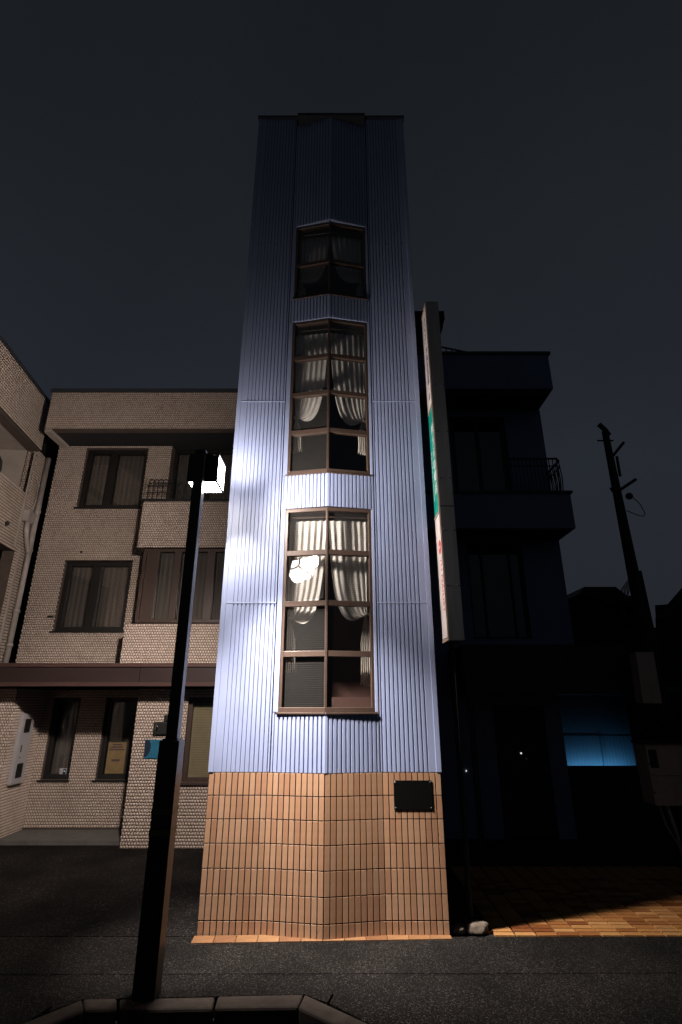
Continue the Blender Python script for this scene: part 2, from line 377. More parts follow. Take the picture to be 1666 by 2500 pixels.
pm = tile_mesh('paving_brick', .207, .0760, .018, M['skirt'], True)
n_ = 0
far = MB()
for j in range(26):
    for i in range(15):
        x = 1.745 + i * .228; y = 6.772 + j * .0945
        if n_ < 300 and j < 20 and i < 14:
            o = bpy.data.objects.new('paving_brick', pm); col.objects.link(o); o.parent = pb
            o.location = (x, y, -.016 + random.uniform(-.0012, .0012)); o.rotation_euler = (random.uniform(-.006, .006), random.uniform(-.006, .006), 0); n_ += 1
        else: far.box(x - .1035, x + .1035, y - .038, y + .038, -.016, .002)
fo = far.build('paving_brick', bpy.data.materials.get('orange_paving_tile'), pb); stuff(fo)
for i, (x, y) in enumerate([(1.578, 6.866), (1.578, 6.961)]):
    o = bpy.data.objects.new('paving_brick', pm); col.objects.link(o); o.parent = pb; o.location = (x, y, -.016)
    o.scale = (.42, 1, 1)

# ------------------------------------------------------------------ the stair tower
T = thing('stair_tower', 'narrow periwinkle blue ribbed tower with bay windows above a brown tiled base', 'tower', (-.185, 6.7, 0))
XL, XR, YF = -1.53, 1.156, 6.70
WL, WR, AX = -.82, .45, -.185
def ribline(p, q, m0, m1, pitch=.0525, wg=.021, d=.013):
    """plan polyline from p to q with grooves; m0,m1 = plain margins"""
    L = math.hypot(q[0] - p[0], q[1] - p[1]); ux, uy = (q[0] - p[0]) / L, (q[1] - p[1]) / L; nx, ny = uy, -ux
    n = int((L - m0 - m1) / pitch); st = m0 + ((L - m0 - m1) - n * pitch) / 2
    P = [(0, 0)]
    for i in range(n + 1):
        s0 = st + i * pitch - wg / 2
        if s0 < .003 or s0 + wg > L - .003: continue
        P += [(s0, 0), (s0 + wg * .22, -d), (s0 + wg * .78, -d), (s0 + wg, 0)]
    P.append((L, 0))
    return [(p[0] + ux * a + nx * b, p[1] + uy * a + ny * b) for a, b in P]
def clad(p, q, m0, m1, z0, z1, th=.05, name='cladding_panel', m=None):
    dx, dy = q[0] - p[0], q[1] - p[1]; L = math.hypot(dx, dy); nx, ny = dy / L, -dx / L
    line = ribline(p, q, m0, m1)
    poly = line + [(q[0] - nx * th, q[1] - ny * th), (p[0] - nx * th, p[1] - ny * th)]
    return MB().prism(poly, z0, z1).build(name, m or M['paint'], T)
ZB, ZT = 1.565, 12.66
SE = [3.532, 6.523, 9.6]
seams = [ZB] + SE + [ZT]
for a, b in zip(seams[:-1], seams[1:]):
    clad((XL, YF), (WL - .015, YF), .15, .02, a + .004, b - .004)
    clad((WR + .015, YF), (XR, YF), .02, .14, a + .004, b - .004)
bead = MB()
for z in SE[:2]:
    bead.box(XL + .002, WL - .017, YF - .005, YF + .02, z - .0095, z + .0095); bead.box(WR + .017, XR - .002, YF - .005, YF + .02, z - .0095, z + .0095)
bead.build('panel_joint', M['paint'], T, bevel=.003)
# corner flashings
MB().box(XL - .012, XL + .05, YF - .008, YF + .06, ZB, ZT).build('corner_trim', M['paint'], T, bevel=.004)
MB().box(XR - .05, XR + .012, YF - .008, YF + .06, ZB, ZT).build('corner_trim', M['paint'], T, bevel=.004)
WIN = [(2.215, 4.815, [2.892, 3.515, 4.187]), (5.325, 7.955, [5.993, 6.628, 7.269]), (8.41, 9.95, [9.11])]
sp = [(ZB, WIN[0][0], .115), (WIN[0][1], WIN[1][0], .125), (WIN[1][1], WIN[2][0], .13), (WIN[2][1], ZT - .20, .165)]
for z0, z1, pr in sp:
    ap = (AX, YF - pr)
    clad((WL, YF), ap, .02, .03, z0 + .003, z1 - .003)
    clad(ap, (WR, YF), .03, .02, z0 + .003, z1 - .003)
for x in (WL, WR):      # jamb strips beside the windows
    for z0, z1, _ in WIN:
        a, b = (x, -.756) if x < 0 else (.412, x)
        MB().box(a, b, YF - .004, YF + .10, z0 + .001, z1 - .001).build('jamb_trim', M['paint'], T, bevel=.004)
# roof edge
MB().box(XL - .03, WL + .02, YF - .03, YF + .35, ZT, ZT + .05).build('roof_flashing', M['cap'], T)
MB().box(WL + .022, WR - .012, YF - .19, YF + .35, ZT - .199, ZT - .13).build('roof_flashing', M['cap'], T)
MB().box(WR - .01, XR + .03, YF - .03, YF + .35, ZT, ZT + .05).build('roof_flashing', M['cap'], T)
# body
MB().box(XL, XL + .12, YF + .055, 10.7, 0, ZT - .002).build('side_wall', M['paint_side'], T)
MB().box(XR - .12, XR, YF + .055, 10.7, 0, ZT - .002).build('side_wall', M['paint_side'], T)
MB().box(XL + .125, XR - .125, 9.6, 9.75, .0, ZT - .002).build('rear_wall', M['interior'], T)
MB().box(XL + .125, XR - .125, YF + .06, 9.59, ZT - .25, ZT - .06).build('roof_slab', M['cap'], T)
for z in (1.7, 5.0, 8.1):
    MB().box(XL + .13, XR - .13, YF + .06, 9.59, z, z + .16).build('floor_slab', M['interior'], T)
st = MB()
for i in range(11):
    st.box(-.12, .98, 7.0 + i * .2, 7.21 + i * .2, 1.87, 2.20 + i * .19)
st.build('stair_flight', M['stair'], T)
# windows
def window_bay(z0, z1, trans, pr):
    Lp, Ap, Rp = (-.755, YF + .012), (AX, YF - pr + .022), (.411, YF + .012)
    f = MB()
    hs = .055
    for p, q in ((Lp, Ap), (Ap, Rp)):
        f.wall(p, q, z0, z0 + hs, .09, .012); f.wall(p, q, z1 - .05, z1, .08, .004)
        for t in trans: f.wall(p, q, t - .034, t + .034, .07, .004)
    def along(p, q, d):
        L = math.hypot(q[0] - p[0], q[1] - p[1]); return (p[0] + (q[0] - p[0]) * d / L, p[1] + (q[1] - p[1]) * d / L)
    f.wall(Lp, along(Lp, Ap, .038), z0 + hs, z1 - .05, .085, .008); f.wall(along(Rp, Lp if 0 else Ap, .038), Rp, z0 + hs, z1 - .05, .085, .008)
    f.wall(along(Ap, Lp, .016), Ap, z0 + hs, z1 - .05, .06, .010); f.wall(Ap, along(Ap, Rp, .016), z0 + hs, z1 - .05, .06, .010)
    fo_ = f.build('window', M['bronze'], T, bevel=.003)
    MB().wall((Lp[0] - .02, Lp[1]), (AX, Ap[1]), z0 - .022, z0 - .001, .08, .035).wall((AX, Ap[1]), (Rp[0] + .02, Rp[1]), z0 - .022, z0 - .001, .08, .035).build('sill', M['bronze'], fo_, bevel=.003)
    ed = [z0 + hs] + [x for t in trans for x in (t - .034, t + .034)] + [z1 - .05]
    for k in range(0, len(ed), 2):
        for side, (p, q) in enumerate(((along(Lp, Ap, .04), along(Ap, Lp, .018)), (along(Ap, Rp, .018), along(Rp, Ap, .04)))):
            mg = M['wired'] if (side == 0 or k >= len(ed) - 4) else M['glass']
            pn = MB().wall(p, q, ed[k] + .001, ed[k + 1] - .001, .005, -.030)
            if side == 0 and k == len(ed) - 4 and z0 < 3:      # this pane is tilted to bring the lantern's reflection into view
                c_ = Vector(((p[0] + q[0]) / 2, (p[1] + q[1]) / 2 + .01, (ed[k] + ed[k + 1]) / 2))
                rm = Matrix.Rotation(R(-10.0), 4, 'Z') @ Matrix.Rotation(R(-10.5), 4, 'X')
                pn.v = [tuple(c_ + Vector((-.006, -.052, 0)) + rm @ (Vector(v) - c_)) for v in pn.v]
            pn.build('pane', mg, fo_)
    rail = MB(); rail.tube([(Lp[0] + .03, YF + .10, z1 - .10), (AX, YF - pr + .15, z1 - .10), (Rp[0] - .03, YF + .10, z1 - .10)], .011, 8)
    rail.build('curtain_rail', M['bronze'], fo_)
window_bay(*WIN[0], .112); window_bay(*WIN[1], .125); window_bay(*WIN[2], .13)
# base: dark bed and brown tiles
def kink(y): return [(XL, YF + .005), (-.85, YF + .005), (AX, y), (.48, YF + .005), (XR, YF + .005)]
bp = kink(YF - .105)
MB().prism(bp + [(XR, YF + .054), (XL, YF + .054)], .0, ZB - .001).build('tile_bed', M['mortar'], T)
tm = tile_mesh('wall_tile', .0560, .2260, .0065, M['tile'])
tmb = tile_mesh('wall_tile', .0560, .1295, .0065, M['tile'])
for (p, q) in zip(bp[:-1], bp[1:]):
    L = math.hypot(q[0] - p[0], q[1] - p[1]); ang = math.atan2(q[1] - p[1], q[0] - p[0]); n = 10; stp = L / n
    for i in range(n):
        x = p[0] + (q[0] - p[0]) * (i + .5) / n; y = p[1] + (q[1] - p[1]) * (i + .5) / n
        for k in range(7):
            zt = ZB - .004 - k * .2375
            me = tm if k < 6 else tmb
            h = .2285 if k < 6 else .132
            o = bpy.data.objects.new('wall_tile', me); col.objects.link(o); o.parent = T
            o.location = Vector((x, y, zt - h / 2)) - ORG[T.name]
            o.rotation_euler = (random.uniform(-.006, .006), random.uniform(-.002, .002), ang + random.uniform(-.006, .006)); o.scale = (stp / .0675, 1, 1)
sk = tile_mesh('skirt_tile', .219, .15, .012, M['skirt2'], True)
for i in range(12):
    x = -1.545 + (i + .5) * .2255; f = (x + 1.55) / 2.7
    o = bpy.data.objects.new('skirt_tile', sk); col.objects.link(o); o.parent = T
    o.location = Vector((x, 6.520 + .075 + f * .105, .002 + random.uniform(0, .001))) - ORG[T.name]; o.rotation_euler = (R(3), 0, math.atan2(.105, 2.7))

# plaque
pq = thing('plaque', 'black polished rectangular plaque screwed to the brown tiles at the tower corner', 'plaque', (.823, 6.69, 1.185))
MB().box(.604, 1.042, 6.690, 6.697, 1.186, 1.482).build('plate', M['plaque'], pq, bevel=.002)
for x in (.622, 1.024):
    for z in (1.204, 1.466): MB().sphere((x, 6.688, z), .006, 5).build('screw', M['screw'], pq, smooth=True)

# curtains behind the tower windows
def curtain(sgn, ztop, ztie, zend, pr, label, droop, seed):
    """one curtain half: gathered at the side jamb, the inner edge swagging below the tie"""
    rr = random.Random(seed)
    xo = -.715 if sgn < 0 else .372; xi = AX + sgn * .012
    def yline(x):
        t = abs(x - AX) / .58; return YF - pr + .205 + (pr - .045) * min(1, t)
    xt = -.672 if sgn < 0 else .338
    ns, ntt, nl = 96, 44, 20
    V = []; F = []
    npl = 6.2; ph = rr.uniform(0, 6)
    for i in range(ns + 1):
        s = i / ns; x0 = xo + (xi - xo) * s
        wob = .10 * math.sin(s * 23 + ph)
        A = Vector((x0, ztop)); D = Vector((xt + (x0 - xt) * .02, ztie + .03 * (s - .5)))
        B = Vector((x0 - (x0 - xt) * .08, ztop - (ztop - ztie) * (.42 + .10 * s)))
        C = Vector((xt + (x0 - xt) * (.55 + .35 * s), ztie - droop * (s ** 1.5) * 1.55 + .10 * (1 - s)))
        for j in range(ntt + 1):
            t = j / ntt
            p = A * (1 - t) ** 3 + B * 3 * t * (1 - t) ** 2 + C * 3 * t * t * (1 - t) + D * t ** 3
            env = .018 * (1 - .62 * t) * min(1, t * 6 + .45)
            pl = math.sin(s * npl * 2 * math.pi + ph + .6 * math.sin(t * 2.2 + s * 5)) + .30 * math.sin(s * 17 + 3 * math.sin(s * 9 + ph))
            yy = yline(p.x) + .016 - env * pl * (1 + wob) - .03 * t * s
            V.append((p.x, yy, p.y))
    st_ = ntt + 1
    for i in range(ns):
        for j in range(ntt): F.append((i * st_ + j, (i + 1) * st_ + j, (i + 1) * st_ + j + 1, i * st_ + j + 1))
    b = len(V)          # tail below the tie
    for i in range(ns + 1):
        s = i / ns
        for j in range(nl + 1):
            t = j / nl; wdt = .012 + .052 * min(1, t * 2.5) + .02 * t
            x = xt + sgn * -.012 + (s - .5) * 2 * wdt * (1 if sgn < 0 else -1) + .006 * math.sin(t * 5 + s * 4)
            z = ztie - t * (ztie - zend) + .05 * t * s * (1 + .4 * math.sin(s * 30))
            y = yline(x) + .01 - .016 * math.sin(s * 5.5 * 2 * math.pi + ph + t) * min(1, t * 3 + .3)
            V.append((x, y, z))
    st2 = nl + 1
    for i in range(ns):
        for j in range(nl): F.append((b + i * st2 + j, b + (i + 1) * st2 + j, b + (i + 1) * st2 + j + 1, b + i * st2 + j + 1))
    th = thing('curtain', label, 'curtain', (xt, YF, zend), group='cream tied back curtains in the tower windows')
    m = MB(); m.v = V; m.f = F; m.build('drape', M['curtain'], th, smooth=True)
    tb = MB(); ring = [(xt + .034 * math.cos(a) , yline(xt) + .01 + .028 * math.sin(a), ztie + .012 * math.cos(a) * sgn) for a in [k * math.pi / 7 for k in range(15)]]
    tb.tube(ring, .013, 6); tb.build('tieback', M['curtain'], th, smooth=True)
curtain(-1, 4.69, 3.36, 2.66, .112, 'left cream curtain tied back in the lowest, brightest tower window', .26, 1)
curtain(1, 4.69, 3.40, 2.50, .112, 'right cream curtain tied back in the lowest, brightest tower window', .26, 2)
curtain(-1, 7.83, 6.33, 5.74, .125, 'left cream curtain tied back in the middle tower window', .27, 3)
curtain(1, 7.83, 6.26, 5.70, .125, 'right cream curtain tied back in the middle tower window', .27, 4)
curtain(-1, 9.86, 8.88, 8.50, .13, 'left curtain in the dark topmost tower window', .14, 5)
curtain(1, 9.86, 8.88, 8.50, .13, 'right curtain in the dark topmost tower window', .14, 6)

# ------------------------------------------------------------------ planter and street lamp
pl_ = thing('planter', 'low flared kerb stone bed of black soil at the foot of the street lamp', 'planter', (-1.2, 5.2, -.14))
outp = [(-3.235, 4.2), (-2.155, 5.455), (-.309, 5.537), (1.315, 4.2)]
innp = [(-3.05, 4.2), (-2.065, 5.290), (-.345, 5.330), (1.06, 4.2)]
def lerp2(a, b, t): return (a[0] + (b[0] - a[0]) * t, a[1] + (b[1] - a[1]) * t)
for (a, b), cuts in (((0, 1), (0, .42, 1)), ((1, 2), (0, .16, .60, 1)), ((2, 3), (0, .5, 1))):
    for t0, t1 in zip(cuts[:-1], cuts[1:]):
        e0, e1 = t0 + (.006 if t0 > 0 else .0), t1 - (.006 if t1 < 1 else 0)
        if (a, b) == (1, 2): e0, e1 = max(e0, .004), min(e1, .996)
        MB().prism([lerp2(outp[a], outp[b], e0), lerp2(innp[a], innp[b], e0), lerp2(innp[a], innp[b], e1), lerp2(outp[a], outp[b], e1)], -.139, .012 + random.uniform(-.005, .004)).build('kerb_stone', M['kerb'], pl_, bevel=.02)
MB().prism([(-3.04, 4.2), (1.05, 4.2), (-.347, 5.328), (-2.063, 5.288)], -.139, -.11).build('soil', M['soil'], pl_)

lp = thing('street_lamp', 'dark square street lamp post with a lit box lantern in front of the blue tower', 'street lamp', (-1.645, 5.5, 0))
MB().box(-1.698, -1.585, 5.47, 5.585, 1.95, 5.07).build('post', M['post'], lp, bevel=.006)
MB().box(-1.742, -1.550, 5.435, 5.62, -.10, 1.985).build('sleeve', M['post'], lp, bevel=.006)
MB().box(-1.720, -1.572, 5.452, 5.603, 1.986, 2.0).build('sleeve_cap', M['post'], lp)
MB().box(-1.705, -1.578, 5.463, 5.592, 5.071, 5.105).build('post_cap', M['lampframe'], lp, bevel=.004)
for z in (1.19, 1.36): MB().box(-1.745, -1.547, 5.432, 5.623, z, z + .05).build('reflective_band', M['band'], lp)
MB().box(-1.68, -1.61, 5.621, 5.64, 1.0, 1.35).build('access_cover', M['post'], lp, bevel=.004)
X0, X1, Y0, Y1, Z0, Z1 = -1.806, -1.448, 5.590, 5.950, 4.750, 5.095
MB().box(X0, X1, Y0, Y0 + .014, Z0 - .002, Z1).build('back_plate', M['lampframe'], lp, bevel=.002)
MB().box(X0 - .004, X1 + .004, Y0 - .002, Y1 + .006, Z1 + .001, Z1 + .024).build('lantern_roof', M['lampframe'], lp, bevel=.003)
fr = MB(); t_ = .020
for x in (X0, X1 - t_):
    fr.box(x, x + t_, Y1 - t_, Y1, Z0, Z1); fr.box(x, x + t_, Y0 + .015, Y1 - t_ - .001, Z0, Z0 + t_)
fr.box(X0 + t_ + .001, X1 - t_ - .001, Y1 - t_, Y1, Z0, Z0 + t_)
fr.build('lantern_frame', M['lampframe'], lp)
MB().box(X0 + .021, X1 - .021, Y0 + .016, Y1 - .021, Z0 + .004, Z0 + .007).build('lit_panel', M['glow_bottom'], lp)
MB().box(X1 - .007, X1 - .004, Y0 + .016, Y1 - .021, Z0 + .021, Z1 - .002).build('lit_panel', M['glow_right'], lp)
MB().box(X0 + .004, X0 + .007, Y0 + .016, Y1 - .021, Z0 + .021, Z1 - .002).build('lit_panel', M['glow_left'], lp)
MB().box(X0 + .021, X1 - .021, Y1 - .007, Y1 - .004, Z0 + .021, Z1 - .002).build('lit_panel', M['glow_front'], lp)
def beam(energy, c, size, loc, aim):
    l_ = bpy.data.lights.new('lantern_beam', 'SPOT'); l_.energy = energy; l_.color = c; l_.spot_size = R(size); l_.spot_blend = 1.0; l_.shadow_soft_size = .10
    o = bpy.data.objects.new('lantern_beam', l_); col.objects.link(o); o.parent = lp; o.location = Vector(loc) - ORG[lp.name]
    o.rotation_euler = Vector(aim).to_track_quat('-Z', 'Y').to_euler()
beam(210, LC, 76, (-1.60, 5.80, 4.70), (.45, .9, -1.15))
beam(1500, LC, 38, (-1.60, 5.80, 4.70), (.15, .74, -4.5))       # downlights through the bottom glass
beam(1150, LC, 46, (-1.60, 5.80, 4.70), (1.2, .85, -4.1))
beam(2300, LC, 50, (-1.60, 5.80, 4.70), (2.35, .90, -3.9))
beam(430, LC, 165, (-1.34, 5.78, 4.92), (1, -.02, -.08))        # through the right hand glass
beam(150, LC, 96, (-1.60, 6.02, 5.0), (.5, .95, 1.5))           # through the glass facing the tower
beam(800, (1.0, .90, .82), 76, (-1.92, 5.9, 4.80), (-1.7, 4.4, -3.4))

# ------------------------------------------------------------------ apartment building left
A = thing('apartment_building', 'beige mosaic tiled three storey building left of the blue tower, with brown canopy', 'building', (-3.7, 10.1, 0))
XE = -1.0
win2 = (-5.94, -4.49, 3.69, 5.18); win3 = (-5.92, -4.49, 6.41, 7.87)
wa = (-5.81, -5.27, .906, 2.40); wb = (-4.75, -4.10, .906, 2.40); wr = (-2.80, -1.60, 1.0, 2.39)
mb = MB(); wall_boxes(mb, [(-6.58, -3.93, 2.96, 7.94)], [win2, win3], 10.906, 11.15)
wall_boxes(mb, [(-6.0, -3.73, .08, 2.57)], [wa, wb], 11.206, 11.42)
wall_boxes(mb, [(-3.73, XE, 0, 2.57)], [wr], 10.156, 10.38)
mb.box(-3.73, -3.53, 10.39, 11.20, 0, 2.57)
mb.box(-7.6, -5.986, 10.176, 11.42, 0, 2.57)
mb.build('wall', M['grout'], A)
MB().box(-9.8, XE, 11.9, 16, 0, 8.86).build('rear_block', M['void'], A)
MB().box(-6.5, XE, 10.106, 10.30, 7.955, 8.88).build('roof_fascia', M['grout'], A)
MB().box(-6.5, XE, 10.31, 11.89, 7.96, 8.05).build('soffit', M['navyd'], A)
MB().box(-6.53, XE, 10.07, 10.36, 8.881, 8.955).build('coping', M['cap'], A)
MB().box(-6.50, -6.36, 10.115, 10.9, 7.87, 7.953).build('end_beam', M['plain'], A)
MB().box(-4.11, XE, 10.106, 10.26, 5.25, 6.24).build('balcony_parapet', M['grout'], A)
MB().box(-4.09, XE, 10.27, 11.89, 5.25, 5.40).build('balcony_floor', M['plain'], A)
MB().box(-4.16, XE, 10.07, 10.30, 6.241, 6.285).build('parapet_coping', M['dark'], A)
MB().box(-4.14, XE, 10.106, 10.9, 2.96, 3.735).build('bay_parapet', M['grout'], A)
mosaic('mosaic_facing', [(-6.58, -3.94, 2.96, 7.94)], [win2, win3], ((0, 10.906, 0), (1, 0, 0), (0, -1, 0)), A)
mosaic('mosaic_facing', [(-6.5, XE, 7.956, 8.88)], [], ((0, 10.106, 0), (1, 0, 0), (0, -1, 0)), A)
mosaic('mosaic_facing', [(-4.11, XE, 5.251, 6.24)], [], ((0, 10.106, 0), (1, 0, 0), (0, -1, 0)), A)
mosaic('mosaic_facing', [(-4.14, XE, 2.96, 3.735)], [], ((0, 10.106, 0), (1, 0, 0), (0, -1, 0)), A)
mosaic('mosaic_facing', [(-6.0, -3.735, .085, 2.56)], [wa, wb], ((0, 11.206, 0), (1, 0, 0), (0, -1, 0)), A)
mosaic('mosaic_facing', [(-3.73, XE, .01, 2.56)], [wr], ((0, 10.156, 0), (1, 0, 0), (0, -1, 0)), A)
mosaic('mosaic_facing', [(-7.6, -5.986, .01, 2.56)], [], ((0, 10.176, 0), (1, 0, 0), (0, -1, 0)), A)
mosaic('mosaic_facing', [(10.18, 11.20, .01, 2.56)], [], ((-5.986, 0, 0), (0, 1, 0), (1, 0, 0)), A)
# canopy
for x0, x1 in ((-7.6, -3.60), (-3.59, XE)):
    MB().box(x0, x1, 9.73, 9.77, 2.650, 2.912).build('canopy_fascia', M['copper'], A)
MB().box(-7.6, XE, 9.70, 9.775, 2.913, 2.980).build('canopy_lip', M['lip'], A, bevel=.004)
MB().box(-7.6, XE, 9.70, 9.775, 2.583, 2.649).build('canopy_lip', M['lip'], A, bevel=.004)
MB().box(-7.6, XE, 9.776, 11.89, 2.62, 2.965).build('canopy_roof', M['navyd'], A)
MB().box(-6.0, -3.66, 10.4, 11.2, -.02, .075).build('step', M['concrete'], A, bevel=.01)

def pleats(x0, x1, y, z0, z1, m, parent, name='curtain_panel', pitch=.11, amp=.005, seed=0):
    rr = random.Random(seed); n = max(6, int((x1 - x0) / pitch * 8)); V = []; F = []
    for i in range(n + 1):
        s = i / n; x = x0 + (x1 - x0) * s; yy = y + amp * math.sin(s * (x1 - x0) / pitch * 6.283 + rr.uniform(0, .5))
        V += [(x, yy, z0), (x, yy, z1)]
    for i in range(n): F.append((2 * i, 2 * i + 2, 2 * i + 3, 2 * i + 1))
    q = MB(); q.v = V; q.f = F; return q.build(name, m, parent, smooth=True)
def sash_window(rect, y, mull, parent, fm, fw=.055, depth=.10, cloth=None, mw=.05, sill=True, name='window', slats=False, gl=None):
    """mull: list of (x centre, width)"""
    x0, x1, z0, z1 = rect; f = MB()
    f.box(x0, x0 + fw, y, y + depth, z0, z1); f.box(x1 - fw, x1, y, y + depth, z0, z1)
    f.box(x0 + fw, x1 - fw, y + .001, y + depth - .001, z0, z0 + fw); f.box(x0 + fw, x1 - fw, y + .001, y + depth - .001, z1 - fw, z1)
    for c_, w_ in mull: f.box(c_ - w_ / 2, c_ + w_ / 2, y + .002, y + depth - .002, z0 + fw, z1 - fw)
    wo = f.build(name, fm, parent, bevel=.003)
    if sill: MB().box(x0 - .05, x1 + .03, y - .11, y + .02, z0 - .035, z0 - .002).build('sill', fm, wo)
    ed = [x0 + fw] + [q for c_, w_ in mull for q in (c_ - w_ / 2, c_ + w_ / 2)] + [x1 - fw]
    for k in range(0, len(ed), 2):
        MB().box(ed[k], ed[k + 1], y + .05, y + .056, z0 + fw, z1 - fw).build('pane', gl or M['glass'], wo)
        if slats:
            sl = MB(); n = int((z1 - z0 - 2 * fw) / .028)
            for i in range(n):
                z = z0 + fw + .014 + i * .028; sl.hull([(ed[k], y + .09, z - .012), (ed[k + 1], y + .09, z - .012), (ed[k + 1], y + .094, z - .012), (ed[k], y + .094, z - .012),
                                                     (ed[k], y + .102, z + .011), (ed[k + 1], y + .102, z + .011), (ed[k + 1], y + .106, z + .011), (ed[k], y + .106, z + .011)])
            stuff(sl.build('blind_slats', M['slat'], wo))
        elif cloth: pleats(ed[k] + .005, ed[k + 1] - .005, y + .13, z0 + fw, z1 - fw, cloth, wo, name='curtain_panel', seed=k)
    MB().box(x0, x1, y + .20, y + .21, z0, z1).build('room_back', M['void'], wo)
    return wo
sash_window(win2, 10.99, [(-5.27, .19)], A, M['dark'], .10, cloth=M['blind'])
sash_window(win3, 10.99, [(-5.30, .16)], A, M['dark'], .09, cloth=M['blind'])
sash_window(wa, 11.29, [], A, M['dark'], .075, cloth=M['blind'])
sash_window(wb, 11.29, [], A, M['dark'], .085, cloth=M['blind'])
sash_window(wr, 10.22, [(-2.2, .05)], A, M['wood'], .07, slats=True)
sash_window((-4.00, XE, 3.765, 5.245), 10.20, [(-3.80, .25), (-3.30, .13), (-2.62, .16), (-1.8, .1)], A, M['wood'], .06, cloth=M['blind'], sill=False)
# third floor balcony glazing
sash_window((-3.93, XE, 5.42, 7.94), 11.12, [(-3.10, .06), (-2.3, .06)], A, M['dark'], .07, cloth=M['blind'], sill=False)
# small things on the wall
for (x, z, wd) in ((-6.03, 3.98, .12), (-5.62, 5.37, .05)):
    MB().box(x - wd / 2, x + wd / 2, 10.87, 10.903, z - .02, z + .02).build('wall_vent', M['dark'], A)

ic = thing('intercom', 'dark intercom box with bright lens on the tiled pier beside the lamp post', 'intercom', (-3.27, 10.12, 1.78))
MB().box(-3.37, -3.10, 10.09, 10.148, 1.775, 1.985).build('case', M['dark'], ic, bevel=.012)
MB().tube([(-3.315, 10.088, 1.84), (-3.300, 10.088, 1.95)], .022, 8).build('lens', M['chrome'], ic, smooth=True)
MB().box(-3.20, -3.13, 10.10, 10.148, 2.0, 2.10).build('button_unit', M['dark'], ic, bevel=.006)
bpn = thing('wall_plate', 'square blue plate with dark curved print on the tiled pier behind the lamp post', 'sign', (-3.3, 10.14, 1.39))
MB().box(-3.50, -3.05, 10.132, 10.148, 1.385, 1.688).build('plate', M['blueplate'], bpn, bevel=.003)
arc = MB(); pts = [(-3.498, 1.40)] + [(-3.72 + .335 * math.cos(a), 1.56 + .25 * math.sin(a)) for a in [(-.62 + k * .09) for k in range(13)]] + [(-3.42, 1.685), (-3.498, 1.685)]
b0 = len(pts); arc.v = [(x, 10.1305, z) for x, z in pts] + [(x, 10.1318, z) for x, z in pts]
arc.f = [tuple(range(b0))] + [(i, (i + 1) % b0, b0 + (i + 1) % b0, b0 + i) for i in range(b0)]
arc.build('print', M['bluedark'], bpn)
mbx = thing('meter_cabinet', 'pale tall meter cabinet with two dark slots on the side of the tiled pier', 'cabinet', (-5.97, 10.6, .93))
MB().box(-5.978, -5.905, 10.40, 10.78, .92, 2.12).build('case', M['white'], mbx, bevel=.006)
for z0, z1 in ((1.78, 2.02), (1.02, 1.26)):
    MB().box(-5.904, -5.900, 10.49, 10.68, z0, z1).build('viewing_window', M['dark'], mbx)
MB().box(-5.904, -5.896, 10.50, 10.52, 1.45, 1.57).build('handle', M['dark'], mbx)
MB().sphere((-5.903, 10.51, 1.36), .012, 5).build('lock', M['dark'], mbx)
po = thing('poster', 'ochre paper poster with dark lines in the ground floor window nearest the pier', 'poster', (-4.42, 11.30, 1.0))
MB().box(-4.63, -4.27, 11.322, 11.326, 1.0, 1.56).build('sheet', M['poster'], po)
ln = MB()
for i, (z, a, b) in enumerate(((1.52, -4.54, -4.36), (1.475, -4.57, -4.33), (1.43, -4.6, -4.30))): ln.box(a, b, 11.320, 11.3215, z - .012, z + .010)
ln.box(-4.53, -4.37, 11.320, 11.3215, 1.22, 1.255); ln.build('print', M['ink_dark'], po)
gd = thing('alarm_unit', 'small white alarm unit with a blue light in the left ground floor window', 'alarm', (-5.40, 11.28, .99))
MB().box(-5.50, -5.36, 11.26, 11.30, .99, 1.10).build('case', M['white'], gd, bevel=.012)
MB().box(-5.42, -5.37, 11.256, 11.259, 1.0, 1.09).build('lens_plate', M['dark'], gd)
MB().sphere((-5.395, 11.254, 1.05), .010, 5).build('indicator', M['led'], gd)
rk = thing('flower_rack', 'black wrought iron flower rack standing on the third floor balcony parapet', 'rack', (-3.7, 10.18, 6.285))
ir = MB()
for k in range(5):
    x = -4.05 + k * .10; ir.tube([(x, 10.12, 6.285), (x, 10.12, 6.66)], .012, 5)
    ir.tube([(x + .05 + .05 * math.cos(a), 10.12, 6.70 + .05 * math.sin(a)) for a in [i * .7 for i in range(10)]], .010, 5)
for z in (6.30, 6.45, 6.60): ir.tube([(-4.08, 10.12, z), (-3.55, 10.12, z)], .012, 5)
for k in range(3):
    x = -3.45 + k * .16; ir.tube([(x, 10.16, 6.285), (x, 10.16, 6.62), (x + .05, 10.16, 6.70), (x + .11, 10.16, 6.68)], .010, 5)
    ir.tube([(x + .10 + .06 * math.cos(a), 10.16, 6.48 + .08 * math.sin(a)) for a in [i * .6 + 2.6 for i in range(8)]], .009, 5)
ir.build('scrollwork', M['iron'], rk)

